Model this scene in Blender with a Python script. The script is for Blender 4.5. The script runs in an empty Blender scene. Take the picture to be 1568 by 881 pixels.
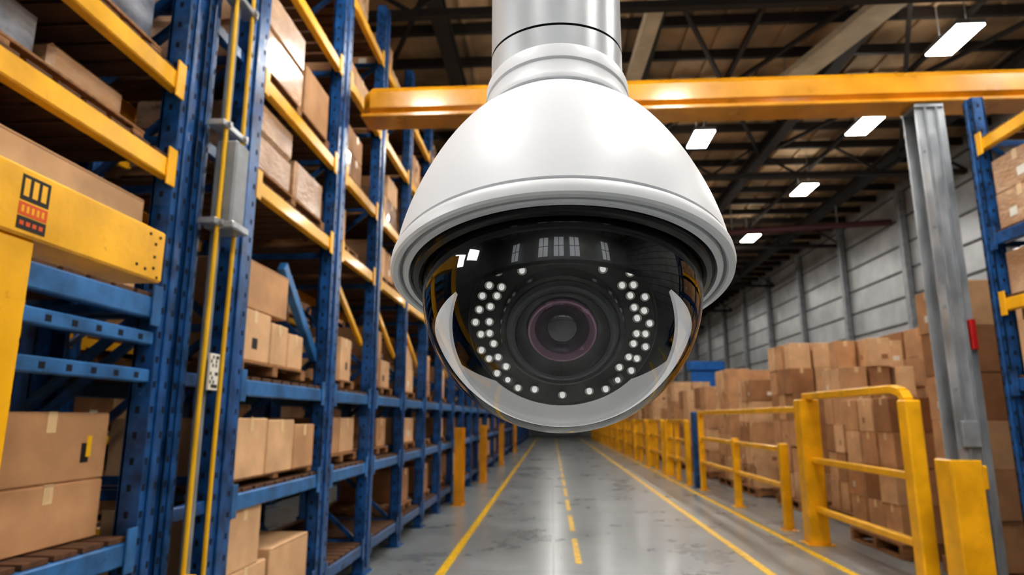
import bpy, math, random, bmesh
from mathutils import Matrix, Vector
random.seed(7)
scene = bpy.context.scene
scene.view_settings.view_transform = 'Standard'
try: scene.view_settings.look = 'Medium High Contrast'
except Exception: pass
scene.view_settings.exposure = 0.0

def S(r, g, b):
    f = lambda c: (c/255/12.92) if c/255 <= 0.04045 else ((c/255+0.055)/1.055)**2.4
    return (f(r), f(g), f(b), 1.0)

# ------------------------------------------------------------ materials
def mat(name, col, rough=0.5, metal=0.0, var=0.25, nscale=6.0, bump=0.0, bscale=40.0,
        coat=0.0, rvar=0.1, spec=0.5, stretch=None, em=0.0, hi2=None, wear=None):
    m = bpy.data.materials.new(name); m.use_nodes = True
    nt = m.node_tree; N = nt.nodes; L = nt.links
    b = N['Principled BSDF']
    b.inputs['Metallic'].default_value = metal
    b.inputs['Specular IOR Level'].default_value = spec
    b.inputs['Coat Weight'].default_value = coat
    b.inputs['Coat Roughness'].default_value = 0.12
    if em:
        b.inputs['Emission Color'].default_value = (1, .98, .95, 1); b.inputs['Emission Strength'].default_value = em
    tc = N.new('ShaderNodeTexCoord')
    mp = N.new('ShaderNodeMapping'); L.new(tc.outputs['Object'], mp.inputs[0])
    if stretch: mp.inputs['Scale'].default_value = stretch
    n = N.new('ShaderNodeTexNoise'); n.inputs['Scale'].default_value = nscale
    n.inputs['Detail'].default_value = 6; L.new(mp.outputs[0], n.inputs['Vector'])
    cr = N.new('ShaderNodeValToRGB')
    lo = tuple(c*(1-var) for c in col[:3])+(1,); hi = tuple(min(1, c*(1+var)) for c in col[:3])+(1,)
    if hi2: hi = hi2
    cr.color_ramp.elements[0].position = 0.35; cr.color_ramp.elements[0].color = lo
    cr.color_ramp.elements[1].position = 0.68; cr.color_ramp.elements[1].color = hi
    L.new(n.outputs['Fac'], cr.inputs[0])
    out = cr.outputs[0]
    if wear:   # scuffed patches
        n3 = N.new('ShaderNodeTexNoise'); n3.inputs['Scale'].default_value = 17; n3.inputs['Detail'].default_value = 8
        n3.inputs['Roughness'].default_value = .75; L.new(tc.outputs['Object'], n3.inputs['Vector'])
        r3 = N.new('ShaderNodeValToRGB'); r3.color_ramp.elements[0].position = .60; r3.color_ramp.elements[0].color = (0, 0, 0, 1)
        r3.color_ramp.elements[1].position = .68; r3.color_ramp.elements[1].color = (.75, .75, .75, 1)
        L.new(n3.outputs['Fac'], r3.inputs[0])
        mx = N.new('ShaderNodeMix'); mx.data_type = 'RGBA'
        L.new(r3.outputs[0], mx.inputs[0]); L.new(out, mx.inputs[6]); mx.inputs[7].default_value = wear
        out = mx.outputs[2]
    L.new(out, b.inputs['Base Color'])
    mr = N.new('ShaderNodeMapRange')
    mr.inputs['To Min'].default_value = max(0.02, rough-rvar); mr.inputs['To Max'].default_value = min(1, rough+rvar)
    L.new(n.outputs['Fac'], mr.inputs['Value']); L.new(mr.outputs[0], b.inputs['Roughness'])
    if bump:
        n2 = N.new('ShaderNodeTexNoise'); n2.inputs['Scale'].default_value = bscale
        n2.inputs['Detail'].default_value = 4; L.new(mp.outputs[0], n2.inputs['Vector'])
        bp = N.new('ShaderNodeBump'); bp.inputs['Strength'].default_value = bump
        bp.inputs['Distance'].default_value = 0.01
        L.new(n2.outputs['Fac'], bp.inputs['Height']); L.new(bp.outputs[0], b.inputs['Normal'])
    return m

def emis(name, col, st):
    m = bpy.data.materials.new(name); m.use_nodes = True
    b = m.node_tree.nodes['Principled BSDF']
    b.inputs['Base Color'].default_value = col
    b.inputs['Emission Color'].default_value = col
    b.inputs['Emission Strength'].default_value = st
    return m

M = {}
M['blue'] = mat('blue_painted_steel', S(30, 78, 130), 0.32, 0.0, 0.5, 11, 0.2, 30, wear=S(70, 112, 150))
M['bluelt'] = mat('blue_painted_beam', S(50, 108, 162), 0.36, 0.0, 0.35, 9, 0.15, 30, wear=S(30, 60, 96))
M['hole'] = mat('dark_slot', S(8, 18, 36), 0.8, var=0.1)
M['yellow'] = mat('yellow_painted_steel', S(240, 178, 20), 0.36, 0.0, 0.16, 5, 0.15, 30, coat=0.2, wear=S(206, 140, 20))
M['yellowd'] = mat('orange_yellow_steel', S(200, 138, 16), 0.3, 0.0, 0.22, 3, 0.1, 20, coat=0.6)
M['card'] = mat('cardboard', S(190, 146, 106), 0.75, var=0.16, nscale=5, bump=0.08, bscale=60)
M['card2'] = mat('cardboard_light', S(210, 170, 130), 0.72, var=0.14, nscale=5, bump=0.08, bscale=60)
M['card3'] = mat('cardboard_dark', S(158, 114, 78), 0.75, var=0.18, nscale=5, bump=0.08, bscale=60)
M['wrap'] = mat('stretch_wrapped_cardboard', S(186, 140, 100), 0.2, var=0.15, nscale=3, bump=1.0, bscale=22, coat=1.0, stretch=(1, 1, 2.0), hi2=S(214, 180, 146))
M['wrapg'] = mat('grey_stretch_film', S(108, 112, 124), 0.2, var=0.3, nscale=4, bump=1.0, bscale=20, coat=1.0, stretch=(1, 1, 2.0), hi2=S(168, 172, 182))
M['tape'] = mat('packing_tape', S(222, 192, 150), 0.3, var=0.06)
M['seam'] = mat('carton_seam', S(96, 64, 40), 0.8, var=0.1)
M['label'] = mat('paper_label', S(225, 222, 210), 0.6, var=0.05)
M['ink'] = mat('black_ink', S(30, 26, 22), 0.6, var=0.1)
M['ored'] = mat('orange_red_ink', S(214, 84, 20), 0.5, var=0.1)
M['red'] = mat('red_paint', S(170, 28, 24), 0.4, var=0.15)
M['maroon'] = mat('maroon_pipe', S(84, 44, 50), 0.5, var=0.15)
M['wood'] = mat('pallet_wood', S(150, 108, 70), 0.8, var=0.3, nscale=6, bump=0.3, bscale=30, stretch=(1, 6, 6))
M['deck'] = mat('deck_wood', S(92, 62, 40), 0.8, var=0.35, nscale=5, bump=0.3, bscale=25, stretch=(1, 5, 5))
M['steel'] = mat('galvanised_steel', S(170, 174, 178), 0.32, 0.5, 0.28, 7, 0.1, 20, stretch=(1, 1, .4))
M['greyp'] = mat('grey_painted_steel', S(136, 140, 144), 0.45, 0.1, 0.2, 8, 0.1, 20)
M['cable'] = mat('yellow_cable', S(236, 186, 30), 0.4, var=0.1)
M['dark'] = mat('dark_roof_steel', S(44, 40, 38), 0.6, 0.0, 0.25, 4)
M['roof'] = mat('roof_deck', S(174, 150, 120), 0.75, 0.0, 0.45, 1.2, 0.2, 6)
M['duct'] = mat('pale_duct', S(206, 196, 174), 0.5, 0.0, 0.15, 3)
M['wall'] = mat('wall_panel', S(164, 167, 168), 0.36, 0.1, 0.2, 1.6, 0.08, 6)
M['wallrib'] = mat('wall_joint', S(92, 94, 94), 0.6, 0.1, 0.15, 3)
M['line'] = mat('yellow_floor_paint', S(226, 180, 26), 0.35, var=0.3, nscale=14, bump=0.1, wear=S(150, 136, 84))
M['white'] = mat('white_enamel', S(208, 209, 212), 0.42, 0.0, 0.01, 3, 0.0, 300, rvar=0.02, spec=.5)
M['crescent'] = mat('painted_crescent_glow', S(235, 236, 238), 0.3, 0.0, 0.03, 6, rvar=0.05, em=.2)  # glowing white stands in for light refracted along the bubble edge
M['alu'] = mat('satin_white_aluminium', S(200, 202, 205), 0.32, 0.35, 0.02, 3, rvar=0.03)
M['blk'] = mat('black_gloss_plastic', S(8, 8, 9), 0.16, var=0.1, rvar=0.04)
M['blkm'] = mat('black_matte_plastic', S(10, 10, 11), 0.4, var=0.1, spec=.3)
M['blkg'] = mat('dark_grey_plastic', S(62, 62, 66), 0.35, var=0.1)
M['led'] = mat('clear_led_lens', S(225, 226, 215), 0.12, 0.0, 0.2, 200, coat=1.0, em=.5)
M['ledcup'] = mat('led_reflector_cup', S(130, 130, 122), 0.22, 0.8, 0.1)
M['purple'] = mat('coated_lens_ring', S(146, 108, 130), 0.25, 0.3, 0.15, 20)
M['purpled'] = mat('coated_lens_inner', S(58, 26, 56), 0.12, 0.4, 0.2, 20, coat=1.0)
M['glassd'] = mat('dark_lens_glass', S(10, 6, 14), 0.04, 0.0, 0.1, rvar=0.01, coat=1.0)
M['lamp'] = emis('lamp_diffuser', (1, 0.975, 0.93, 1), 80)
M['flood'] = emis('floodlight_lens', (1, 0.985, 0.95, 1), 34)
M['ceilfill'] = emis('added_ceiling_fill', (1, 0.93, 0.82, 1), 12)  # added glow that brightens the roof deck, not a fixture part
M['pane'] = emis('frosted_window_pane', (.92, .96, 1, 1), 1.6)
M['bluel'] = mat('blue_tarp', S(30, 110, 190), 0.5, var=0.2)

# polished concrete
def floor_mat():
    m = bpy.data.materials.new('polished_concrete'); m.use_nodes = True
    nt = m.node_tree; N = nt.nodes; L = nt.links; b = N['Principled BSDF']
    tc = N.new('ShaderNodeTexCoord')
    n = N.new('ShaderNodeTexNoise'); n.inputs['Scale'].default_value = 1.1; n.inputs['Detail'].default_value = 9
    n.inputs['Roughness'].default_value = 0.66
    L.new(tc.outputs['Object'], n.inputs['Vector'])
    cr = N.new('ShaderNodeValToRGB')
    cr.color_ramp.elements[0].position = 0.3; cr.color_ramp.elements[0].color = S(112, 117, 118)
    cr.color_ramp.elements[1].position = 0.72; cr.color_ramp.elements[1].color = S(156, 160, 160)
    L.new(n.outputs['Fac'], cr.inputs[0])
    br = N.new('ShaderNodeTexBrick'); br.offset = 0.0
    br.inputs['Scale'].default_value = 1.0; br.inputs['Brick Width'].default_value = 3.0
    br.inputs['Row Height'].default_value = 3.0; br.inputs['Mortar Size'].default_value = 0.008
    br.inputs['Color1'].default_value = (1, 1, 1, 1); br.inputs['Color2'].default_value = (0.93, 0.93, 0.93, 1)
    br.inputs['Mortar'].default_value = (0.45, 0.45, 0.45, 1)
    L.new(tc.outputs['Object'], br.inputs['Vector'])
    mx = N.new('ShaderNodeMix'); mx.data_type = 'RGBA'; mx.blend_type = 'MULTIPLY'; mx.inputs[0].default_value = 1
    L.new(cr.outputs[0], mx.inputs[6]); L.new(br.outputs['Color'], mx.inputs[7])
    L.new(mx.outputs[2], b.inputs['Base Color'])
    mr = N.new('ShaderNodeMapRange'); mr.inputs['To Min'].default_value = 0.2; mr.inputs['To Max'].default_value = 0.38
    L.new(n.outputs['Fac'], mr.inputs['Value']); L.new(mr.outputs[0], b.inputs['Roughness'])
    b.inputs['Coat Weight'].default_value = 0.2; b.inputs['Coat Roughness'].default_value = 0.18
    return m
M['floor'] = floor_mat()

def bubble_mat():
    m = bpy.data.materials.new('clear_acrylic'); m.use_nodes = True
    nt = m.node_tree; N = nt.nodes; L = nt.links
    N.remove(N['Principled BSDF']); out = N['Material Output']
    tr = N.new('ShaderNodeBsdfTransparent'); tr.inputs[0].default_value = (0.95, 0.96, 0.97, 1)
    gl = N.new('ShaderNodeBsdfGlossy'); gl.inputs['Roughness'].default_value = 0.02
    gl.inputs[0].default_value = (1, 1, 1, 1)
    fr = N.new('ShaderNodeFresnel'); fr.inputs['IOR'].default_value = 1.6
    m1 = N.new('ShaderNodeMixShader'); L.new(fr.outputs[0], m1.inputs[0])
    L.new(tr.outputs[0], m1.inputs[1]); L.new(gl.outputs[0], m1.inputs[2])
    L.new(m1.outputs[0], out.inputs[0])
    return m
M['bubble'] = bubble_mat()

# ------------------------------------------------------------ mesh builder
class MB:
    def __init__(s, T=None):
        s.v = []; s.f = []; s.m = []; s.names = []; s.T = T
    def mi(s, k):
        if k not in s.names: s.names.append(k)
        return s.names.index(k)
    def add(s, vs, fs, k):
        o = len(s.v); i = s.mi(k)
        for p in vs:
            p = Vector(p)
            if s.T is not None: p = s.T @ p
            s.v.append(tuple(p))
        for f in fs: s.f.append([o+a for a in f]); s.m.append(i)
    def box(s, x0, x1, y0, y1, z0, z1, k, c=0.0, R=None):
        if x0 > x1: x0, x1 = x1, x0
        if y0 > y1: y0, y1 = y1, y0
        C = Vector(((x0+x1)/2, (y0+y1)/2, (z0+z1)/2)); h = ((x1-x0)/2, (y1-y0)/2, (z1-z0)/2)
        s.obox(C, h, k, c, R)
    def obox(s, C, h, k, c=0.0, R=None):
        C = Vector(C)
        if c <= 0:
            vs = [Vector((a*h[0], b*h[1], d*h[2])) for a in (-1, 1) for b in (-1, 1) for d in (-1, 1)]
            fs = [(0, 1, 3, 2), (4, 6, 7, 5), (0, 4, 5, 1), (2, 3, 7, 6), (0, 2, 6, 4), (1, 5, 7, 3)]
        else:
            c = min(c, min(h)*0.6)
            vs = []; idx = {}
            for a in (-1, 1):
                for b in (-1, 1):
                    for d in (-1, 1):
                        sg = (a, b, d)
                        for ax in range(3):
                            p = [sg[i]*(h[i] if i == ax else h[i]-c) for i in range(3)]
                            idx[(a, b, d, ax)] = len(vs); vs.append(Vector(p))
            fs = []
            for ax in range(3):
                o = [i for i in range(3) if i != ax]
                for q in (-1, 1):
                    loop = []
                    for (u, w) in ((-1, -1), (1, -1), (1, 1), (-1, 1)):
                        sg = [0, 0, 0]; sg[ax] = q; sg[o[0]] = u; sg[o[1]] = w
                        loop.append(idx[(sg[0], sg[1], sg[2], ax)])
                    fs.append(loop)
                for u in (-1, 1):
                    for w in (-1, 1):
                        A = [0, 0, 0]; A[o[0]] = u; A[o[1]] = w
                        B = list(A); A[ax] = -1; B[ax] = 1
                        fs.append([idx[(*A, o[0])], idx[(*B, o[0])], idx[(*B, o[1])], idx[(*A, o[1])]])
            for a in (-1, 1):
                for b in (-1, 1):
                    for d in (-1, 1):
                        fs.append([idx[(a, b, d, 0)], idx[(a, b, d, 1)], idx[(a, b, d, 2)]])
        if R is not None: vs = [R @ p for p in vs]
        s.add([p+C for p in vs], fs, k)
    def bar(s, p0, p1, w, h, k, c=0.0):
        p0 = Vector(p0); p1 = Vector(p1); d = p1-p0; L = d.length
        z = d.normalized(); up = Vector((0, 0, 1)) if abs(z.z) < 0.95 else Vector((0, 1, 0))
        x = up.cross(z).normalized(); y = z.cross(x)
        R = Matrix((x, y, z)).transposed()
        s.obox((p0+p1)/2, (w/2, h/2, L/2), k, c, R)
    def cyl(s, p0, p1, r, k, seg=16, r1=None):
        p0 = Vector(p0); p1 = Vector(p1); d = p1-p0; z = d.normalized()
        up = Vector((0, 0, 1)) if abs(z.z) < 0.95 else Vector((0, 1, 0))
        x = up.cross(z).normalized(); y = z.cross(x)
        r1 = r if r1 is None else r1
        vs = []
        for P, rr in ((p0, r), (p1, r1)):
            for i in range(seg):
                a = 2*math.pi*i/seg; vs.append(P+x*rr*math.cos(a)+y*rr*math.sin(a))
        fs = [(i, (i+1) % seg, seg+(i+1) % seg, seg+i) for i in range(seg)]
        fs += [list(range(seg)), list(range(seg, 2*seg))]
        s.add(vs, fs, k)
    def lathe(s, prof, k, T=None, seg=96):
        vs = []; fs = []; n = len(prof); rings = []
        for (r, z) in prof:
            if r < 1e-6:
                rings.append([len(vs)]); vs.append(Vector((0, 0, z)))
            else:
                rings.append(list(range(len(vs), len(vs)+seg)))
                for i in range(seg):
                    a = 2*math.pi*i/seg; vs.append(Vector((r*math.cos(a), r*math.sin(a), z)))
        for j in range(n-1):
            A, B = rings[j], rings[j+1]
            for i in range(seg):
                i2 = (i+1) % seg
                if len(A) == 1 and len(B) == 1: continue
                if len(A) == 1: fs.append((A[0], B[i], B[i2]))
                elif len(B) == 1: fs.append((A[i], B[0], A[i2]))
                else: fs.append((A[i], A[i2], B[i2], B[i]))
        if T is not None: vs = [T @ p for p in vs]
        s.add(vs, fs, k)
    def build(s, name, parent=None, ang=35, origin=None, cut=None):
        me = bpy.data.meshes.new(name)
        o = Vector(origin) if origin is not None else Vector((0, 0, 0))
        me.from_pydata([tuple(Vector(p)-o) for p in s.v], [], s.f)
        for k in s.names: me.materials.append(M[k])
        me.polygons.foreach_set('material_index', s.m)
        bm = bmesh.new(); bm.from_mesh(me)
        if cut:
            bmesh.ops.bisect_plane(bm, geom=bm.verts[:]+bm.edges[:]+bm.faces[:], plane_co=cut[0], plane_no=cut[1], clear_outer=True)
        bmesh.ops.recalc_face_normals(bm, faces=bm.faces); bm.to_mesh(me); bm.free()
        me.polygons.foreach_set('use_smooth', [True]*len(me.polygons))
        me.set_sharp_from_angle(angle=math.radians(ang))
        ob = bpy.data.objects.new(name, me); ob.location = o
        scene.collection.objects.link(ob)
        if parent:
            ob.parent = parent; ob.matrix_parent_inverse = Matrix.Translation(-parent.location)
        return ob

# ------------------------------------------------------------ room shell
X0, X1, Y0, Y1, ZC = -7.5, 7.5, -5.0, 50.0, 6.35
b = MB(); b.box(X0-.2, X1+.2, Y0-.2, Y1+.2, -0.2, 0, 'floor'); b.build('floor')
b = MB(); b.box(X0-.2, X1+.2, Y0-.2, Y1+.2, ZC, ZC+.15, 'roof')
x = X0+.1
while x < X1:
    b.box(x, x+.05, Y0, Y1, ZC-.04, ZC, 'roof'); x += .42
b.build('ceiling')
b = MB(); b.box(X1, X1+.2, Y0, Y1, 0, ZC, 'wall')
z = .5
while z < ZC:
    b.box(X1-.03, X1, Y0, Y1, z, z+.035, 'wallrib'); z += .55
b.build('wall_right')
b = MB(); b.box(X0-.2, X0, Y0, Y1, 0, ZC, 'wall'); b.build('wall_left')
b = MB(); b.box(X0-.2, X1+.2, Y0-.2, Y0, 0, ZC, 'wall'); b.build('wall_back')
for i, (xa, xb) in enumerate(((-1.75, -1.0), (-.55, .2), (.65, 1.4), (3.4, 4.2), (-4.4, -3.6))):
    b = MB(); b.box(xa, xb, Y0, Y0+.03, 3.1, 4.9, 'pane')
    for q in (xa-.05, (xa+xb)/2-.02, xb): b.box(q, q+.05, Y0, Y0+.07, 3.05, 4.95, 'greyp', .004)
    for q in (3.05, 3.98, 4.9): b.box(xa, xb, Y0, Y0+.07, q, q+.05, 'greyp', .004)
    b.build('window_%d' % (i+1))
b = MB(); b.box(X0-.2, X1+.2, Y1, Y1+.2, 0, ZC, 'wall')
b.box(-1.6, 2.2, Y1-.05, Y1, 0, 3.2, 'greyp', .01)
for i in range(8): b.box(-1.5, 2.1, Y1-.07, Y1-.05, .3+i*.35, .33+i*.35, 'wallrib')
b.build('wall_end')
yy = 5.0
b = MB()
while yy < Y1:
    b.box(X1-.16, X1-.03, yy-.08, yy+.08, 0, ZC-.3, 'greyp', .01); yy += 2.9
b.build('trim_1')

# roof structure
b = MB()
yy = Y0+.6
while yy < Y1-.3:
    b.box(X0, X1, yy-.03, yy+.03, ZC-.17, ZC-.04, 'dark'); yy += .8
for xx in (-6.3, -5.1, -3.9, -2.6, -1.3, 0, 1.3, 2.6, 3.9, 5.15, 6.4):
    big = abs(abs(xx)-6.35) < .1 or abs(xx) in (3.9, 1.3)
    if big:
        b.box(xx-.09, xx+.09, Y0, Y1, ZC-.2, ZC-.17, 'dark'); b.box(xx-.015, xx+.015, Y0, Y1, ZC-.36, ZC-.2, 'dark')
        b.box(xx-.09, xx+.09, Y0, Y1, ZC-.39, ZC-.36, 'dark')
    else: b.box(xx-.03, xx+.03, Y0, Y1, ZC-.23, ZC-.17, 'dark')
yy = 6.4
while yy < Y1:
    b.box(X0, X1, yy-.05, yy+.05, 5.62, 5.7, 'dark')
    n = 20
    for i in range(n):
        xa = X0+(X1-X0)*i/n; xb = X0+(X1-X0)*(i+1)/n
        za, zb = (5.7, ZC-.17) if i % 2 == 0 else (ZC-.17, 5.7)
        b.bar((xa, yy, za), (xb, yy, zb), .035, .035, 'dark')
    yy += 5.2
for (xa, xb) in ((-3.9, -1.3), (1.3, 3.9), (3.9, 6.4)):
    for k in range(4):
        ya = 6.4+k*5.2*2
        b.bar((xa, ya, ZC-.3), (xb, ya+5.2, ZC-.3), .05, .05, 'dark'); b.bar((xb, ya, ZC-.3), (xa, ya+5.2, ZC-.3), .05, .05, 'dark')
b.build('roof_truss')
b = MB(); b.bar((3.80, 7.0, 5.9), (3.28, 8.8, 5.9), .36, .1, 'duct', .01)
b.bar((3.80, 7.0, 5.9), (4.6, 4.2, 5.9), .36, .1, 'duct', .01)
for t in (0.1, .9):
    p = Vector((3.8, 7.0, 5.9)).lerp(Vector((3.28, 8.8, 5.9)), t); b.cyl(p, (p.x, p.y, ZC-.02), .012, 'steel', 8)
b.build('ventilation_duct')
b = MB(); b.bar((1.25, 6.0, 5.85), (1.15, 8.6, 5.85), .2, .1, 'duct', .01)
b.cyl((1.2, 7.2, 5.9), (1.2, 7.2, ZC-.02), .012, 'steel', 8); b.build('ventilation_duct')
b = MB(); b.cyl((3.6, 14.9, 5.5), (X1-.05, 14.2, 5.5), .07, 'maroon', 12)
for xx in (4.2, 6.4): b.cyl((xx, 14.9-(xx-3.6)*.18, 5.5), (xx, 14.9-(xx-3.6)*.18, ZC-.02), .015, 'steel', 8)
b.build('sprinkler_pipe')

# lamps
def lamp(x, y, z=5.66, w=.33, l=.66):
    b = MB()
    b.box(x-w/2, x+w/2, y-l/2, y+l/2, z, z+.06, 'greyp', .008)
    b.box(x-w/2+.015, x+w/2-.015, y-l/2+.015, y+l/2-.015, z-.012, z+.001, 'lamp')
    b.box(x-w/2+.06, x+w/2-.06, y-l/2+.06, y+l/2-.06, z+.059, z+.064, 'ceilfill')  # emitter added on top of the housing to lift the dark ceiling
    for q in (-.25, .25): b.cyl((x, y+q, z+.06), (x, y+q, ZC-.01), .008, 'steel', 6)
    b.build('ceiling_lamp')
for p in ((4.77, 7.25), (4.80, 9.55), (2.42, 9.9), (4.95, 12.4), (4.95, 15.9), (4.95, 19.5), (4.95, 24), (4.95, 30), (4.95, 38)):
    lamp(*p)
for p in (7.2, 10, 14, 19, 25, 32, 40): lamp(0.05, p)
for p in (13.5, 18, 24, 32): lamp(2.42, p)
for p in ((-1.9, -2.2), (1.9, -2.2), (-1.7, 1.0), (1.7, 1.0), (-.6, 3.6), (2.6, 3.6), (5.6, 2.5), (-3.4, 4.0), (-3.4, 13), (-3.4, 24), (4.8, -1.5)):
    lamp(*p, 5.6, .42, .88)
# floodlights on a mast
b = MB()
b.cyl((-3.1, .15, 0.02), (-3.1, .15, 2.85), .03, 'greyp', 16); b.cyl((-3.1, .15, 0), (-3.1, .15, .02), .25, 'greyp', 24)
b.bar((-3.1, -.45, 2.55), (-3.1, .72, 2.55), .04, .04, 'greyp')
for yc, zc_ in ((-.3, 2.62), (.46, 2.40)):
    R_ = Matrix.Rotation(math.radians(18), 3, 'Y')
    b.obox((-3.03, yc, zc_), (.04, .33, .22), 'greyp', .01, R_)
    b.obox(Vector((-3.03, yc, zc_))+R_ @ Vector((.042, 0, 0)), (.004, .30, .19), 'flood', 0, R_)
b.build('floodlight')

# floor paint
def paint(name, segs):
    b = MB()
    for s in segs: b.box(*s, 0.0, 0.003, 'line')
    b.build(name)
paint('floor_marking', [(-1.0, -.92, 1.0, 49)])
paint('floor_marking', [(1.80, 1.88, 1.0, 49)])
paint('floor_marking', [(2.5, 2.57, 1.0, 49)])
seg = []; yy = 4.6
while yy < 48: seg.append((.2, .26, yy, yy+1.25)); yy += 1.75
paint('floor_marking', seg)

# ------------------------------------------------------------ cartons, pallets
def carton(b, x0, x1, y0, y1, z0, z1, k='card', tape=True, lab=None):
    b.box(x0, x1, y0, y1, z0, z1, k, .006)
    if not tape: return
    e = .0012; xm = (x0+x1)/2; ym = (y0+y1)/2; w = .022; d = min(.07, (z1-z0)*.3)
    if (y1-y0) >= (x1-x0)*.8:
        b.box(xm-w, xm+w, y0-e, y1+e, z1-.006, z1+e, 'tape')
        for ya, yb in ((y0-e, y0+.002), (y1-.002, y1+e)): b.box(xm-w, xm+w, ya, yb, z1-d, z1-.004, 'tape')
        b.box(x0-e*.3, x0+.002, y0+.01, y1-.01, z1-.012, z1-.009, 'seam')
        b.box(x1-.002, x1+e*.3, y0+.01, y1-.01, z1-.012, z1-.009, 'seam')
    else:
        b.box(x0-e, x1+e, ym-w, ym+w, z1-.006, z1+e, 'tape')
        for xa, xb in ((x0-e, x0+.002), (x1-.002, x1+e)): b.box(xa, xb, ym-w, ym+w, z1-d, z1-.004, 'tape')
    if lab is None: lab = random.random() < .35
    if lab:
        q = random.random(); lw = (y1-y0)*.16; yc = y0+(y1-y0)*(.25+.5*q); zc = z0+(z1-z0)*.35
        kk = random.choice(['label', 'label', 'ink', 'card3'])
        for xa, xb in ((x0-e, x0+.002), (x1-.002, x1+e)): b.box(xa, xb, yc-lw/2, yc+lw/2, zc-.03, zc+.03, kk)
        xc = xm+(x1-x0)*.2
        b.box(xc-.04, xc+.04, y0-e, y0+.002, zc-.03, zc+.03, kk)

def pallet(b, x0, x1, y0, y1, z0, h=.1):
    t = h*.18
    for i in range(3):
        yc = y0+.04+(y1-y0-.08)*i/2
        b.box(x0, x1, yc-.035, yc+.035, z0+t, z0+h-t, 'wood', .003)
    n = max(3, int((x1-x0)/.14))
    for i in range(n):
        xc = x0+.045+(x1-x0-.09)*i/(n-1)
        b.box(xc-.045, xc+.045, y0, y1, z0+h-t, z0+h, 'wood', .002)
        if i % 2 == 0: b.box(xc-.045, xc+.045, y0, y1, z0, z0+t, 'wood', .002)

def stack(b, x0, x1, y0, y1, z0, z1, nx, ny, nz, ks=('card', 'card', 'card2', 'card3'), miss=.0, jig=.012):
    for k in range(nz):
        for i in range(nx):
            for j in range(ny):
                if k == nz-1 and random.random() < miss: continue
                dx = (x1-x0)/nx; dy = (y1-y0)/ny; dz = (z1-z0)/nz
                g1, g2 = random.random()*jig+.002, random.random()*jig+.002
                carton(b, x0+i*dx+g1, x0+(i+1)*dx-g2, y0+j*dy+g2, y0+(j+1)*dy-g1, z0+k*dz, z0+(k+1)*dz-.0015, random.choice(ks))

# ------------------------------------------------------------ racks
def upright(b, x, y0, y1, H, s, holes, depth=.09, k='blue'):
    xa, xb = (x-depth, x) if s > 0 else (x, x+depth)
    t = .012
    wx0, wx1 = (x-t, x) if s > 0 else (x, x+t)
    b.box(wx0, wx1, y0, y1, .012, H, k, .003)
    for ya in (y0, y1-t): b.box(xa, xb, ya, ya+t, .012, H, k, .003)
    lx = (xa, xa+t) if s > 0 else (xb-t, xb)
    b.box(*lx, y0, y0+.03, .012, H, k); b.box(*lx, y1-.03, y1, .012, H, k)
    b.box(xa-.03, xb+.03, y0-.03, y1+.03, 0, .012, k, .002)
    rx0, rx1 = (x, x+.012) if s > 0 else (x-.012, x)
    ym = (y0+y1)/2; w = y1-y0
    b.box(rx0, rx1, ym-w*.14, ym+w*.14, .05, H, k, .004)
    if holes:
        hx = (x-.001, x+.0012) if s > 0 else (x-.0012, x+.001)
        z = .12
        while z < H-.05:
            for q in (-.33, .33): b.box(*hx, ym+q*w-.009, ym+q*w+.009, z, z+.026, 'hole')
            b.box(xa+depth*.4, xa+depth*.58, y0-.0012, y0+.001, z, z+.026, 'hole')
            z += .1
def frame(b, xf, xb, y0, y1, H, s, holes):
    upright(b, xf, y0, y1, H, s, holes); upright(b, xb, y0, y1, H, -s, False)
    ym = (y0+y1)/2; a = xf-s*.09; c = xb+s*.09
    z = .25; flip = False
    while z+.75 < H:
        b.bar((a, ym, z), (c, ym, z), .03, .04, 'blue')
        b.bar((a, ym, z if not flip else z+.75), (c, ym, z+.75 if not flip else z), .03, .035, 'blue')
        z += .75; flip = not flip
    b.bar((a, ym, z), (c, ym, z), .03, .04, 'blue')
def level(b, xf, xb, ya, yb, z, s, k, slats=True, h=.085):
    for x, q in ((xf, s), (xb, -s)):
        x0, x1 = (x-.055, x-.005) if q > 0 else (x+.005, x+.055)
        b.box(x0, x1, ya, yb, z-.02-h, z-.02, k, .006)
        xl = (x-.005, x+.004) if q > 0 else (x-.004, x+.005)
        b.box(*xl, ya-.01, ya+.05, z-.05-h, z+.03, k, .002); b.box(*xl, yb-.05, yb+.01, z-.05-h, z+.03, k, .002)
    xs0, xs1 = min(xf, xb)+.02, max(xf, xb)-.02
    if slats:
        n = max(3, int((yb-ya)/.13)); dy = (yb-ya)/n
        for i in range(n):
            b.box(xs0, xs1, ya+i*dy+.012, ya+(i+1)*dy-.012, z-.02, z, 'deck', .002)
    else:
        b.box(xs0, xs1, ya, yb, z-.02, z, 'deck')

XF, XB = -1.6, -2.65
H = 5.35
b = MB()
frames = [(.8, .95), (2.55, 2.665), (2.70, 2.80), (3.10, 3.32), (4.58, 4.80), (5.76, 5.96)]
yy = 7.0
while yy < 48: frames.append((yy, yy+.16)); yy += 1.22 if yy < 14 else 2.0
for (a, c) in frames: frame(b, XF, XB, a, c, H, 1, a < 9)
def bay(i): return frames[i][1], frames[i+1][0]
ya, yb = bay(0)
for z, k in ((.28, 'bluelt'), (.86, 'bluelt'), (1.80, 'bluelt'), (2.40, 'yellow'), (2.80, 'yellow'), (3.5, 'yellow'), (4.3, 'yellow')):
    level(b, XF, XB, ya, yb, z, 1, k)
for z in (1.47, 1.62):
    b.box(XF-.06, XF-.01, ya, yb, z-.03, z+.022, 'bluelt', .005)
    q = ya+.06
    while q < yb-.05: b.box(XF-.011, XF-.0088, q, q+.026, z-.016, z+.006, 'hole'); q += .12
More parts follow.
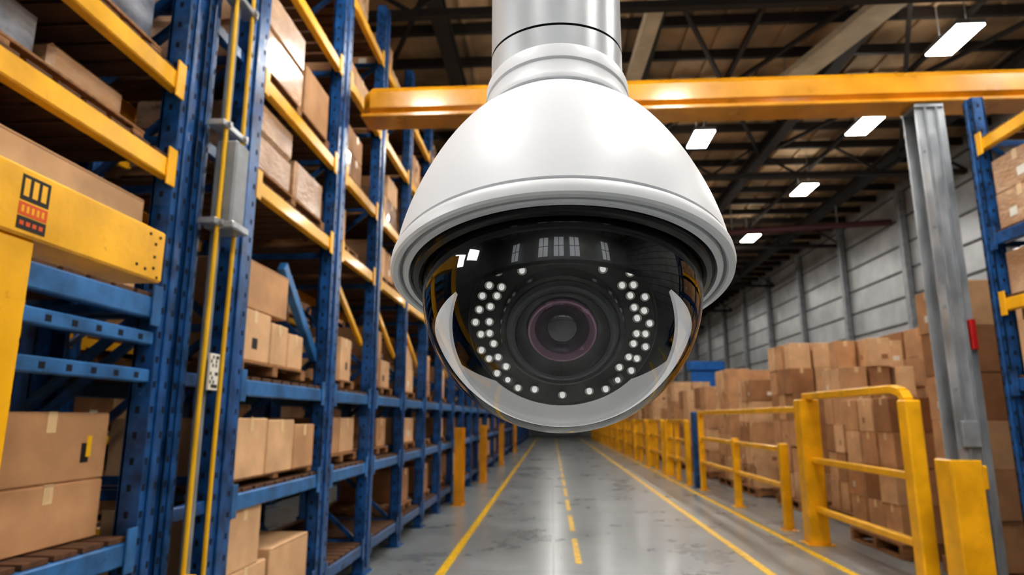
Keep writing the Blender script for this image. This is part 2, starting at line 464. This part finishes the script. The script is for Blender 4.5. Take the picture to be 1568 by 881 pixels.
LV = [(.27, 'blue'), (.94, 'bluelt'), (1.52, 'bluelt'), (2.62, 'yellow'), (3.24, 'yellow'), (4.05, 'yellow'), (4.8, 'yellow')]
for i in range(3, len(frames)-1):
    ya, yb = bay(i)
    for z, k in LV: level(b, XF, XB, ya, yb, z, 1, k, slats=ya < 13)
    if i in (3, 4, 5, 6, 8):
        b.bar((XB-.02, ya, 1.6), (XB-.02, yb, 2.5), .02, .03, 'blue'); b.bar((XB-.02, yb, 3.3), (XB-.02, ya, 4.0), .02, .03, 'blue')
        if i > 3: b.bar((XF-.1, ya+.02, 2.45), (XF-.1, yb-.02, 1.95), .03, .05, 'yellow')
b.bar((XF-.1, 3.95, 2.25), (XF-.1, 4.6, 1.72), .05, .07, 'bluelt', .004)
for (ya, yb) in ((2.665, 2.70),):
    for z in (.5, 1.6, 2.7, 3.8): b.box(XF-.07, XF-.02, ya, yb, z, z+.1, 'blue')
for (ya, yb) in ((2.80, 3.10),):
    for z in (.94, 1.52, 2.62, 3.24, 4.05): b.box(XF-.06, XF-.02, ya, yb, z-.08, z-.02, 'blue', .004)
b.build('pallet_rack')

b = MB(); XF2, XB2 = -4.3, -5.3
fr2 = []; yy = 1.0
while yy < 46: fr2.append((yy, yy+.14)); yy += 2.3
for (a, c) in fr2: frame(b, XF2, XB2, a, c, 5.2, 1, False)
for i in range(len(fr2)-1):
    for z, k in ((.3, 'yellow'), (1.15, 'yellow'), (2.05, 'yellow'), (2.95, 'yellow'), (3.9, 'yellow')):
        level(b, XF2, XB2, fr2[i][1], fr2[i+1][0], z, 1, k, slats=False)
b.build('pallet_rack')
for i in range(len(fr2)-1):
    b = MB(); ya, yb = fr2[i][1]+.04, fr2[i+1][0]-.04
    for z in (.3, 1.15, 2.05, 2.95, 3.9):
        if random.random() < .75:
            pallet(b, XB2+.1, XF2-.1, ya, yb, z)
            stack(b, XB2+.12, XF2-.12, ya, yb, z+.1, z+.1+random.choice((.4, .55, .62)), 1, 3, 2, miss=.3)
    if b.v: b.build('cardboard_box_stack')

def one(name, fn):
    b = MB(); fn(b); return b.build(name)
one('cardboard_box', lambda b: carton(b, -2.55, -1.72, 1.95, 2.5, .863, 1.075, 'card', lab=False))
def f(b):
    carton(b, -2.55, -1.72, 1.9, 2.5, 1.077, 1.32, 'card', lab=False)
    b.box(-1.722, -1.7185, 2.36, 2.40, 1.14, 1.21, 'ink'); b.box(-1.722, -1.718, 2.385, 2.41, 1.16, 1.235, 'cable')
one('cardboard_box', f)
one('cardboard_box', lambda b: carton(b, -2.55, -1.75, 1.2, 1.85, .863, 1.25, 'card3'))
one('cardboard_box', lambda b: carton(b, -2.5, -1.7, 1.8, 2.48, .283, .70, 'card2'))
one('cardboard_box', lambda b: carton(b, -2.5, -1.7, 1.05, 1.75, .283, .66, 'card'))
one('cardboard_box', lambda b: carton(b, -2.5, -1.68, 1.5, 2.5, 1.803, 2.19, 'card2', lab=False))
def f(b):
    pallet(b, -2.5, -1.68, 1.0, 2.45, 2.403, .07); b.box(-2.45, -1.75, 1.5, 1.95, 2.475, 2.68, 'wrapg', .03); b.box(-2.45, -1.75, 2.0, 2.4, 2.475, 2.62, 'wrap', .02)
one('stretch_wrapped_bundle', f)
def f(b):
    pallet(b, -2.5, -1.68, 1.0, 2.5, 2.803, .08); b.box(-2.45, -1.72, 2.05, 2.5, 2.885, 3.3, 'wrapg', .03); b.box(-2.45, -1.72, 1.5, 2.02, 2.885, 3.35, 'wrap', .03)
one('stretch_wrapped_bundle', f)
def f(b):
    pallet(b, -2.5, -1.68, 1.2, 2.5, 3.503, .08); stack(b, -2.45, -1.72, 1.3, 2.5, 3.585, 4.1, 1, 2, 1)
one('cardboard_box_stack', f)

def f(b):
    pallet(b, -2.5, -1.64, 3.34, 4.30, 1.523, .085)
    carton(b, -2.2, -1.66, 3.35, 3.76, 1.61, 1.895, 'card2'); carton(b, -2.2, -1.66, 3.78, 4.02, 1.61, 1.86, 'card2'); carton(b, -2.2, -1.66, 4.04, 4.28, 1.61, 1.83, 'card2')
    carton(b, -2.25, -1.66, 3.36, 3.98, 1.897, 2.17, 'card')
one('cardboard_box_stack', f)
def f(b):
    pallet(b, -2.5, -1.64, 3.34, 4.52, .943, .04)
    carton(b, -2.3, -1.63, 3.35, 3.74, .985, 1.30, 'card2'); carton(b, -2.3, -1.63, 3.76, 4.14, .985, 1.29, 'card2'); carton(b, -2.3, -1.63, 4.16, 4.5, .985, 1.26, 'card')
one('cardboard_box_stack', f)
def f(b):
    carton(b, -2.3, -1.63, 3.35, 3.85, .273, .52, 'card2'); carton(b, -2.3, -1.63, 3.36, 3.74, .522, .84, 'card2'); carton(b, -2.3, -1.63, 3.9, 4.5, .273, .56, 'card2')
one('cardboard_box_stack', f)
def f(b):
    pallet(b, -2.5, -1.64, 3.34, 4.5, 2.623, .07)
    for z0, z1 in ((2.695, 2.92), (2.922, 3.12)): b.box(-2.4, -1.66, 3.38, 3.9, z0, z1, 'wrap', .02)
    b.box(-2.4, -1.66, 3.98, 4.48, 2.695, 2.98, 'wrap', .02)
one('stretch_wrapped_bundle', f)
def f(b):
    pallet(b, -2.5, -1.64, 3.34, 4.5, 3.243, .08)
    for z0, z1 in ((3.325, 3.6), (3.602, 3.86)): b.box(-2.4, -1.66, 3.38, 4.0, z0, z1, 'wrap', .02)
    b.box(-2.4, -1.66, 4.05, 4.5, 3.325, 3.7, 'card', .01)
one('stretch_wrapped_bundle', f)
for i in range(4, len(frames)-1):
    ya, yb = bay(i); ya += .04; yb -= .04
    b = MB()
    for j, (z, k) in enumerate(LV):
        hmax = (LV[j+1][0] if j+1 < len(LV) else 5.5)-z-.2
        if random.random() < (.92 if j > 2 else .78):
            y0 = ya+random.random()*.1; y1 = yb-random.random()*.25
            pallet(b, XB+.12, XF-.08, y0, y1, z+.002, .08)
            h = min(hmax-.1, random.choice((.35, .45, .55)))
            if h > .12:
                stack(b, XB+.2, XF-.1, y0+.01, y1-.01, z+.084, z+.084+h, 1, 2 if y1-y0 < 1.4 else 3, 2 if h > .4 else 1,
                      ks=('card', 'card2', 'wrap') if j > 2 else ('card', 'card3', 'card2'), miss=.3)
    if b.v: b.build('cardboard_box_stack')

for y in (10.4, 14.0, 19.0, 26):
    b = MB()
    b.box(-1.50, -1.475, y-.14, y+.18, 0.012, 1.15, 'yellowd', .008)
    b.box(-1.50, -1.38, y-.16, y-.14, 0.012, 1.15, 'yellowd', .005); b.box(-1.50, -1.38, y+.18, y+.2, .012, 1.15, 'yellowd', .005)
    b.box(-1.54, -1.34, y-.22, y+.26, 0, .012, 'yellowd', .002)
    b.build('rack_post_guard')

# conduit between the two near uprights
b = MB()
def tube(b, pts, r, k, seg=10):
    for p, q in zip(pts[:-1], pts[1:]): b.cyl(p, q, r, k, seg)
tube(b, [(-1.50, 2.74, .0), (-1.50, 2.74, 1.2), (-1.495, 2.75, 2.4), (-1.50, 2.74, 4.6)], .010, 'cable')
tube(b, [(-1.50, 2.90, .0), (-1.50, 2.90, 1.2), (-1.495, 2.91, 2.4), (-1.50, 2.90, 4.6)], .010, 'cable')
tube(b, [(-1.54, 2.82, .0), (-1.54, 2.82, 4.6)], .022, 'greyp')
for z in (.25, 2.15, 2.62, 3.3):
    b.box(-1.565, -1.48, 2.70, 2.94, z, z+.03, 'steel', .004)
    b.cyl((-1.48, 2.74, z+.015), (-1.465, 2.74, z+.015), .014, 'steel', 8); b.cyl((-1.48, 2.90, z+.015), (-1.465, 2.90, z+.015), .014, 'steel', 8)
b.box(-1.545, -1.44, 2.76, 2.885, 2.17, 2.57, 'greyp', .01)
b.box(-1.56, -1.42, 2.745, 2.90, 2.14, 2.175, 'steel', .006)
b.box(-1.50, -1.487, 2.78, 2.86, 1.42, 1.58, 'label', .002)
for i in range(5):
    for j in range(8):
        if random.random() < .5: b.box(-1.4875, -1.4862, 2.785+i*.014, 2.797+i*.014, 1.43+j*.018, 1.445+j*.018, 'ink')
b.box(-1.52, -1.46, 2.70, 2.78, .62, .67, 'cable', .005); b.box(-1.48, -1.458, 2.71, 2.77, .58, .62, 'ink', .003)
b.build('cable_conduit')

# ------------------------------------------------------------ near yellow gate frame
b = MB()
b.box(-1.34, -1.20, .5, 1.91, 1.708, 1.868, 'yellow', .006)
b.box(-1.33, -1.21, 1.22, 1.42, 0.012, 1.708, 'yellow', .006)
b.box(-1.38, -1.16, 1.16, 1.48, 0, .012, 'yellow', .002)
b.box(-1.33, -1.21, .5, .62, .012, 1.708, 'yellow', .006); b.box(-1.38, -1.16, .45, .68, 0, .012, 'yellow', .002)
e = -1.1992
# warning sticker: black blocks with orange-red lettering bars
b.box(-1.202, e, 1.345, 1.43, 1.79, 1.85, 'ink'); b.box(-1.202, e, 1.345, 1.43, 1.755, 1.785, 'ored'); b.box(-1.202, e, 1.345, 1.43, 1.722, 1.752, 'ink')
for j in range(3): b.box(-1.2, e+.0006, 1.352+j*.026, 1.368+j*.026, 1.80, 1.842, 'yellow', .0002)
for j in range(5): b.box(-1.2, e+.0006, 1.352+j*.015, 1.360+j*.015, 1.762, 1.778, 'yellow')
for j in range(4): b.box(-1.2, e+.0006, 1.352+j*.019, 1.364+j*.019, 1.732, 1.742, 'ored')
for (y, z) in ((1.83, 1.845), (1.86, 1.82), (1.88, 1.845), (1.78, 1.74), (1.82, 1.735), (1.86, 1.745), (1.88, 1.72), (1.86, 1.78)):
    b.cyl((-1.201, y, z), (-1.1975, y, z), .0045, 'ink', 10)
b.build('yellow_gate_frame')

# ------------------------------------------------------------ overhead crane beam + columns
b = MB()
b.box(-1.52, 7.3, 4.86, 5.08, 3.72, 3.99, 'yellowd', .075)
b.box(-1.52, 7.3, 4.84, 5.10, 3.695, 3.73, 'yellowd', .008)
b.build('crane_beam')
def hcol(b, x, y, H, k):
    b.box(x-.11, x+.11, y-.09, y-.075, .015, H, k, .003); b.box(x-.11, x+.11, y+.075, y+.09, .015, H, k, .003)
    b.box(x-.008, x+.008, y-.075, y+.075, .015, H, k)
    b.box(x-.14, x+.14, y-.14, y+.14, 0, .015, k, .003)
b = MB(); hcol(b, 2.95, 4.97, 3.69, 'steel')
b.box(2.83, 3.05, 4.86, 5.07, 3.66, 3.694, 'steel', .004)
b.box(2.90, 2.915, 4.862, 4.882, .02, 3.66, 'greyp'); b.box(2.985, 3.0, 4.862, 4.882, .02, 3.66, 'greyp')
for z in (.3, .9, 1.5, 2.1, 2.7, 3.3): b.cyl((2.87, 4.88, z), (2.87, 4.872, z), .012, 'greyp', 8)
b.box(3.01, 3.05, 4.84, 4.88, 1.78, 2.0, 'red', .006)
b.box(2.86, 2.98, 4.84, 4.88, 1.1, 1.28, 'greyp', .006); b.box(2.87, 2.97, 4.80, 4.84, .82, .98, 'yellow', .01)
b.build('steel_column')
b = MB()
b.box(2.70, 2.90, 4.74, 4.76, .012, 1.02, 'yellow', .006); b.box(2.70, 2.72, 4.76, 4.95, .012, 1.02, 'yellow', .005)
b.box(2.66, 2.94, 4.70, 4.82, 0, .012, 'yellow', .002)
b.build('column_guard')

# right rack
b = MB(); RX, RB = 3.08, 4.2
fr = [(1.4, 1.5), (3.0, 3.1), (4.60, 4.70)]
for (a, c) in fr: frame(b, RX, RB, a, c, 3.6, -1, True)
RL = [(.3, 'yellow'), (.95, 'blue'), (1.58, 'blue'), (2.12, 'yellow'), (2.58, 'blue'), (3.28, 'yellow')]
for i in range(2):
    for z, k in RL: level(b, RX, RB, fr[i][1], fr[i+1][0], z, -1, k)
b.build('pallet_rack')
for i in range(2):
    ya, yb = fr[i][1]+.04, fr[i+1][0]-.04
    for z, h, kk in ((.302, .5, 'card'), (.952, .42, 'wrap'), (1.582, .36, 'card3'), (2.122, .3, 'wrap'), (2.582, .5, 'wrap')):
        b = MB(); stack(b, RX+.04, RB-.1, ya, yb, z, z+h, 1, 3, 2 if h > .44 else 1, ks=(kk,) if 'wrap' in kk else (kk, 'card', 'card2'))
        b.build('cardboard_box_stack' if 'wrap' not in kk else 'stretch_wrapped_bundle')

# ------------------------------------------------------------ railings
def post(b, x, y, h, w=.09, k='yellow'):
    b.box(x-w/2, x+w/2, y-w/2, y+w/2, .012, h, k, .008); b.box(x-w/2-.04, x+w/2+.04, y-w/2-.04, y+w/2+.04, 0, .012, k, .002)
FX = 2.78
b = MB()
post(b, FX, 7.45, 1.5, .2)
b.box(FX-.06, FX+.06, 5.28, 5.42, .012, 1.44, 'yellow', .012); b.box(FX-.1, FX+.1, 5.22, 5.48, 0, .012, 'yellow', .002)
def rail(b, pts, w, h):
    for p, q in zip(pts[:-1], pts[1:]): b.bar(p, q, w, h, 'yellow', .008)
rail(b, [(FX, 7.45, 1.53), (FX, 5.55, 1.53), (FX, 5.42, 1.50), (FX, 5.36, 1.43)], .08, .07)
for z in (.36, .86): b.box(FX-.03, FX+.03, 5.42, 7.35, z-.03, z+.03, 'yellow', .008)
b.build('safety_railing')
b = MB()
ys = [8.3, 10.4, 12.7]
for y in ys: post(b, FX, y, 1.0 if y < 12 else 1.42, .1)
b.box(FX-.035, FX+.035, 7.56, 12.7, 1.36, 1.43, 'yellow', .008)
for z in (.5, .93): b.box(FX-.03, FX+.03, 8.3, 12.7, z-.03, z+.03, 'yellow', .008)
b.build('safety_railing')
y = 13.6
while y < 44:
    b = MB()
    for q in (0, 1.1, 2.2): post(b, FX-.08, y+q, 1.25, .1 if q < 2 else .2)
    b.box(FX-.115, FX-.045, y, y+2.2, 1.2, 1.27, 'yellow', .008)
    for z in (.45, .85): b.box(FX-.11, FX-.05, y, y+2.2, z-.03, z+.03, 'yellow', .008)
    b.build('safety_railing'); y += 2.9
b = MB(); post(b, FX, 13.15, 1.42, .14, 'blue'); b.build('blue_bollard')

# ------------------------------------------------------------ pallet loads on the right
def load(x0, x1, y0, y1, h, nx, ny, nz, miss=.2, ks=('card', 'card', 'card3', 'card2')):
    b = MB(); pallet(b, x0, x1, y0, y1, .0, .14); stack(b, x0+.02, x1-.02, y0+.02, y1-.02, .142, h, nx, ny, nz, miss=miss, ks=ks, jig=.03)
    b.build('pallet_of_cardboard_boxes')
load(3.35, 4.35, 5.45, 6.2, 2.42, 2, 2, 6, 0)
load(3.25, 4.30, 6.65, 7.75, 1.5, 2, 3, 4, 0)
load(4.7, 5.7, 6.4, 7.9, 2.4, 2, 3, 6, .1)
load(3.7, 4.6, 8.5, 9.4, 2.3, 3, 3, 6, .2)
load(3.5, 4.6, 9.9, 10.9, 2.4, 3, 3, 6, .2)
load(3.4, 4.4, 11.6, 12.5, 1.95, 2, 3, 5, .2)
load(3.4, 4.4, 13.1, 14.1, 2.25, 2, 3, 5, .2)
load(4.9, 5.9, 9.0, 10.3, 2.5, 2, 3, 6, .2)
load(4.9, 5.9, 11.6, 13, 2.6, 2, 3, 6, .2)
y = 15
while y < 40:
    load(3.4, 4.5, y, y+1.2, random.choice((1.6, 2.0, 2.3)), 2, 2, 4, .2); y += 1.9
b = MB(); b.box(4.8, 5.8, 22.8, 23.0, .0, 2.9, 'bluel', .02); b.box(4.7, 5.9, 22.7, 23.1, 2.9, 3.2, 'bluel', .02); b.build('blue_dock_curtain')

# ------------------------------------------------------------ dome camera
O = Vector((.0094, .5889, 1.4226)); TILT = math.radians(14)
T = Matrix.Translation(O) @ Matrix.Rotation(-TILT, 4, 'X')
em = bpy.data.objects.new('dome_security_camera', None); em.location = O; scene.collection.objects.link(em)
def catmull(P, n=6):
    out = []
    for i in range(len(P)-1):
        p0 = P[max(i-1, 0)]; p1 = P[i]; p2 = P[i+1]; p3 = P[min(i+2, len(P)-1)]
        for j in range(n):
            t = j/n
            out.append(tuple(.5*((2*p1[k])+(-p0[k]+p2[k])*t+(2*p0[k]-5*p1[k]+4*p2[k]-p3[k])*t*t+(-p0[k]+3*p1[k]-3*p2[k]+p3[k])*t**3) for k in (0, 1)))
    out.append(P[-1]); return out
cap = catmull([(.0775, .171), (.088, .1605), (.102, .1445), (.117, .120), (.1305, .091), (.1415, .060), (.1480, .034), (.1515, .012)])
prof = [(.060, .226), (.0700, .226), (.0705, .221), (.0735, .2195), (.0745, .217), (.0745, .203), (.0722, .2015), (.0722, .1985), (.0745, .197), (.0745, .183), (.0755, .181), (.0790, .179), (.0795, .176), (.0790, .1735), (.0765, .1725)] + cap + \
       [(.1500, .0112), (.1500, .0092), (.1525, .0085), (.1540, .006), (.1545, .002), (.1535, -.0025), (.1515, -.004), (.1475, -.004), (.1462, -.0025), (.1452, .005), (.1440, .005),
        (.1432, -.0030), (.1418, -.0045), (.1380, -.0045), (.1370, -.0025), (.1362, .004), (.125, .004)]
b = MB(T); b.lathe(prof, 'white', seg=192); b.build('housing', em, ang=28)
b = MB(T); b.lathe([(.1365, .003), (.136, -.003), (.1335, -.0065), (.1290, -.008), (.1262, -.0065), (.1255, .003)], 'blk', seg=160); b.build('gasket', em)
R = .125; zc = -.011
bp = [(R, .003), (R, zc)] + [(R*math.cos(math.radians(a)), zc-R*math.sin(math.radians(a))) for a in range(3, 90, 3)] + [(0, zc-R)]
b = MB(T); b.lathe(bp, 'bubble', seg=160); b.build('clear_bubble', em, ang=80)
b = MB(T)
Rs = .1205; Ri = .115
angs = tuple(range(4, 41, 4))
sp = [(0, .002), (Rs, .002), (Rs, zc)] + [(Rs*math.cos(math.radians(a)), zc-Rs*math.sin(math.radians(a))) for a in angs]
sp += [(Ri*math.cos(math.radians(a)), zc-Ri*math.sin(math.radians(a))) for a in angs[::-1]] + [(Ri, zc), (Ri, 0), (0, 0)]
b.lathe(sp, 'blk', seg=128)
R3 = T.to_3x3(); nrm = (R3 @ Vector((0, -.16, -1))).normalized(); cp = T @ Vector((0, 0, -.057))
b.build('inner_shroud', em, cut=(cp, nrm))
# lens module
ph = math.radians(35)
C = T @ Vector((0, 0, zc-.004)); c_, s_ = math.cos(ph), math.sin(ph)
Tm = Matrix(((1, 0, 0, C.x), (0, -s_, -c_, C.y), (0, c_, -s_, C.z), (0, 0, 0, 1)))
b = MB(Tm)
ball = catmull([(0.001, -.06), (.045, -.052), (.068, -.02), (.0775, .02), (.0785, .050), (.0780, .0575)], 5)
ball += [(.0775, .0588), (.0765, .0595), (.0755, .0575), (.050, .0575)]
b.lathe(ball, 'blkm', seg=96)
b.build('gimbal_ball', em)
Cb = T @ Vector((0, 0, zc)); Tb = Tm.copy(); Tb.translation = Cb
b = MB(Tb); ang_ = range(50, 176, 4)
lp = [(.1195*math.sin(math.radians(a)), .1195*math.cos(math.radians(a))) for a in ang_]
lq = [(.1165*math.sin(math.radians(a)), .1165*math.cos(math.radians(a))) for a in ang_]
b.lathe(lp+lq[::-1]+[lp[0]], 'crescent', seg=128)
b.build('added_crescent_bowl', em, cut=(cp+nrm*.0005, -nrm))  # added bowl that paints the bright crescents low in the bubble
b = MB(Tm)
b.lathe([(.052, .057), (.0515, .066), (.0500, .0695), (.0475, .071), (.0455, .070)], 'blk', seg=96)
b.lathe([(.0455, .070), (.043, .0735), (.0405, .0745), (.0385, .0740)], 'blkg', seg=96)
b.lathe([(.0385, .0740), (.0375, .071), (.036, .0695), (.0285, .0665)], 'blk', seg=96)
b.lathe([(.0285, .0665), (.0278, .0685), (.0262, .0690), (.0250, .0675), (.0225, .064)], 'purple', seg=96)
b.lathe([(.0225, .064), (.0215, .0655), (.0205, .064), (.0175, .061)], 'purpled', seg=96)
b.lathe([(.0175, .061), (.0165, .0625), (.0155, .061)], 'purpled', seg=96)
b.lathe([(.0155, .061), (.0135, .0645), (.010, .0668), (.005, .0682), (0, .0686)], 'glassd', seg=96)
b.build('lens', em, ang=30)
b = MB(Tm)
pos = []
for sgn in (-1, 1):
    for i, a in enumerate((122, 137, 147, 157, 167, 177, 187, 197, 207, 217, 227, 237)):
        r = .0715 if i % 2 else .0690
        if a == 122: r = .0600
        pos.append((sgn, a, r))
    for a in (142, 152, 163, 174, 185, 196, 207, 218): pos.append((sgn, a, .0605 if a < 200 else .0620))
    pos.append((sgn, 250, .066))
pos.append((1, 270, .066))
for sgn, a, r in pos:
    a2 = a+random.uniform(-1.6, 1.6) if a != 270 else a; r += random.uniform(-.0012, .0012)
    x = abs(r*math.cos(math.radians(a2)))*sgn if a != 270 else 0
    y = r*math.sin(math.radians(a2))
    Tl = Matrix.Translation((x, y, .0575))
    b.lathe([(.0043, 0), (.0043, .0018), (.0039, .0022), (.0024, .0008)], 'ledcup', T=Tl, seg=18)
    b.lathe([(.0024, .0008), (.0023, .003), (.0017, .0042), (.0009, .0046), (0, .0048)], 'led', T=Tl, seg=18)
b.build('infrared_leds', em, ang=50)
b = MB(Tm)
for sg in (-1, 1):
    b.obox((sg*.046, -.0515, .058), (.006, .0035, .0012), 'blkg', .001, Matrix.Rotation(sg*.6, 3, 'Z'))
b.build('sensor_windows', em)
# pole
J = T @ Vector((0, 0, .226)); pr = .0695
b = MB(Matrix.Translation((J.x, J.y, 0)))
z0 = J.z-.004; zs = 1.675
b.lathe([(0, z0), (pr-.002, z0), (pr, z0+.002), (pr, zs)], 'alu', seg=128)
b.lathe([(pr, zs), (pr-.0025, zs+.0004), (pr-.0025, zs+.0022), (pr, zs+.0026)], 'blkg', seg=128)
b.lathe([(pr, zs+.0026), (pr, ZC-.10), (.10, ZC-.06), (.12, ZC-.002), (0, ZC-.002)], 'alu', seg=128)
b.lathe([(.05, J.z-.05), (pr-.003, J.z-.02), (pr-.0005, J.z)], 'alu', seg=96)
b.build('mount_pole', em, ang=28)

# ------------------------------------------------------------ world + camera
w = bpy.data.worlds.new('world'); scene.world = w; w.use_nodes = True
w.node_tree.nodes['Background'].inputs[0].default_value = (.82, .9, 1, 1)
w.node_tree.nodes['Background'].inputs[1].default_value = .5
cd = bpy.data.cameras.new('camera'); cam = bpy.data.objects.new('camera', cd); scene.collection.objects.link(cam)
cd.sensor_width = 36; cd.lens = 36*1000/1568; cd.clip_start = .02; cd.clip_end = 200
p = math.radians(11.31); y = math.radians(3.42)
cam.location = (0, 0, 1.3); cam.rotation_euler = (math.pi/2+p, 0, y)
cd.dof.use_dof = True; cd.dof.focus_distance = .52; cd.dof.aperture_fstop = 9
scene.camera = cam
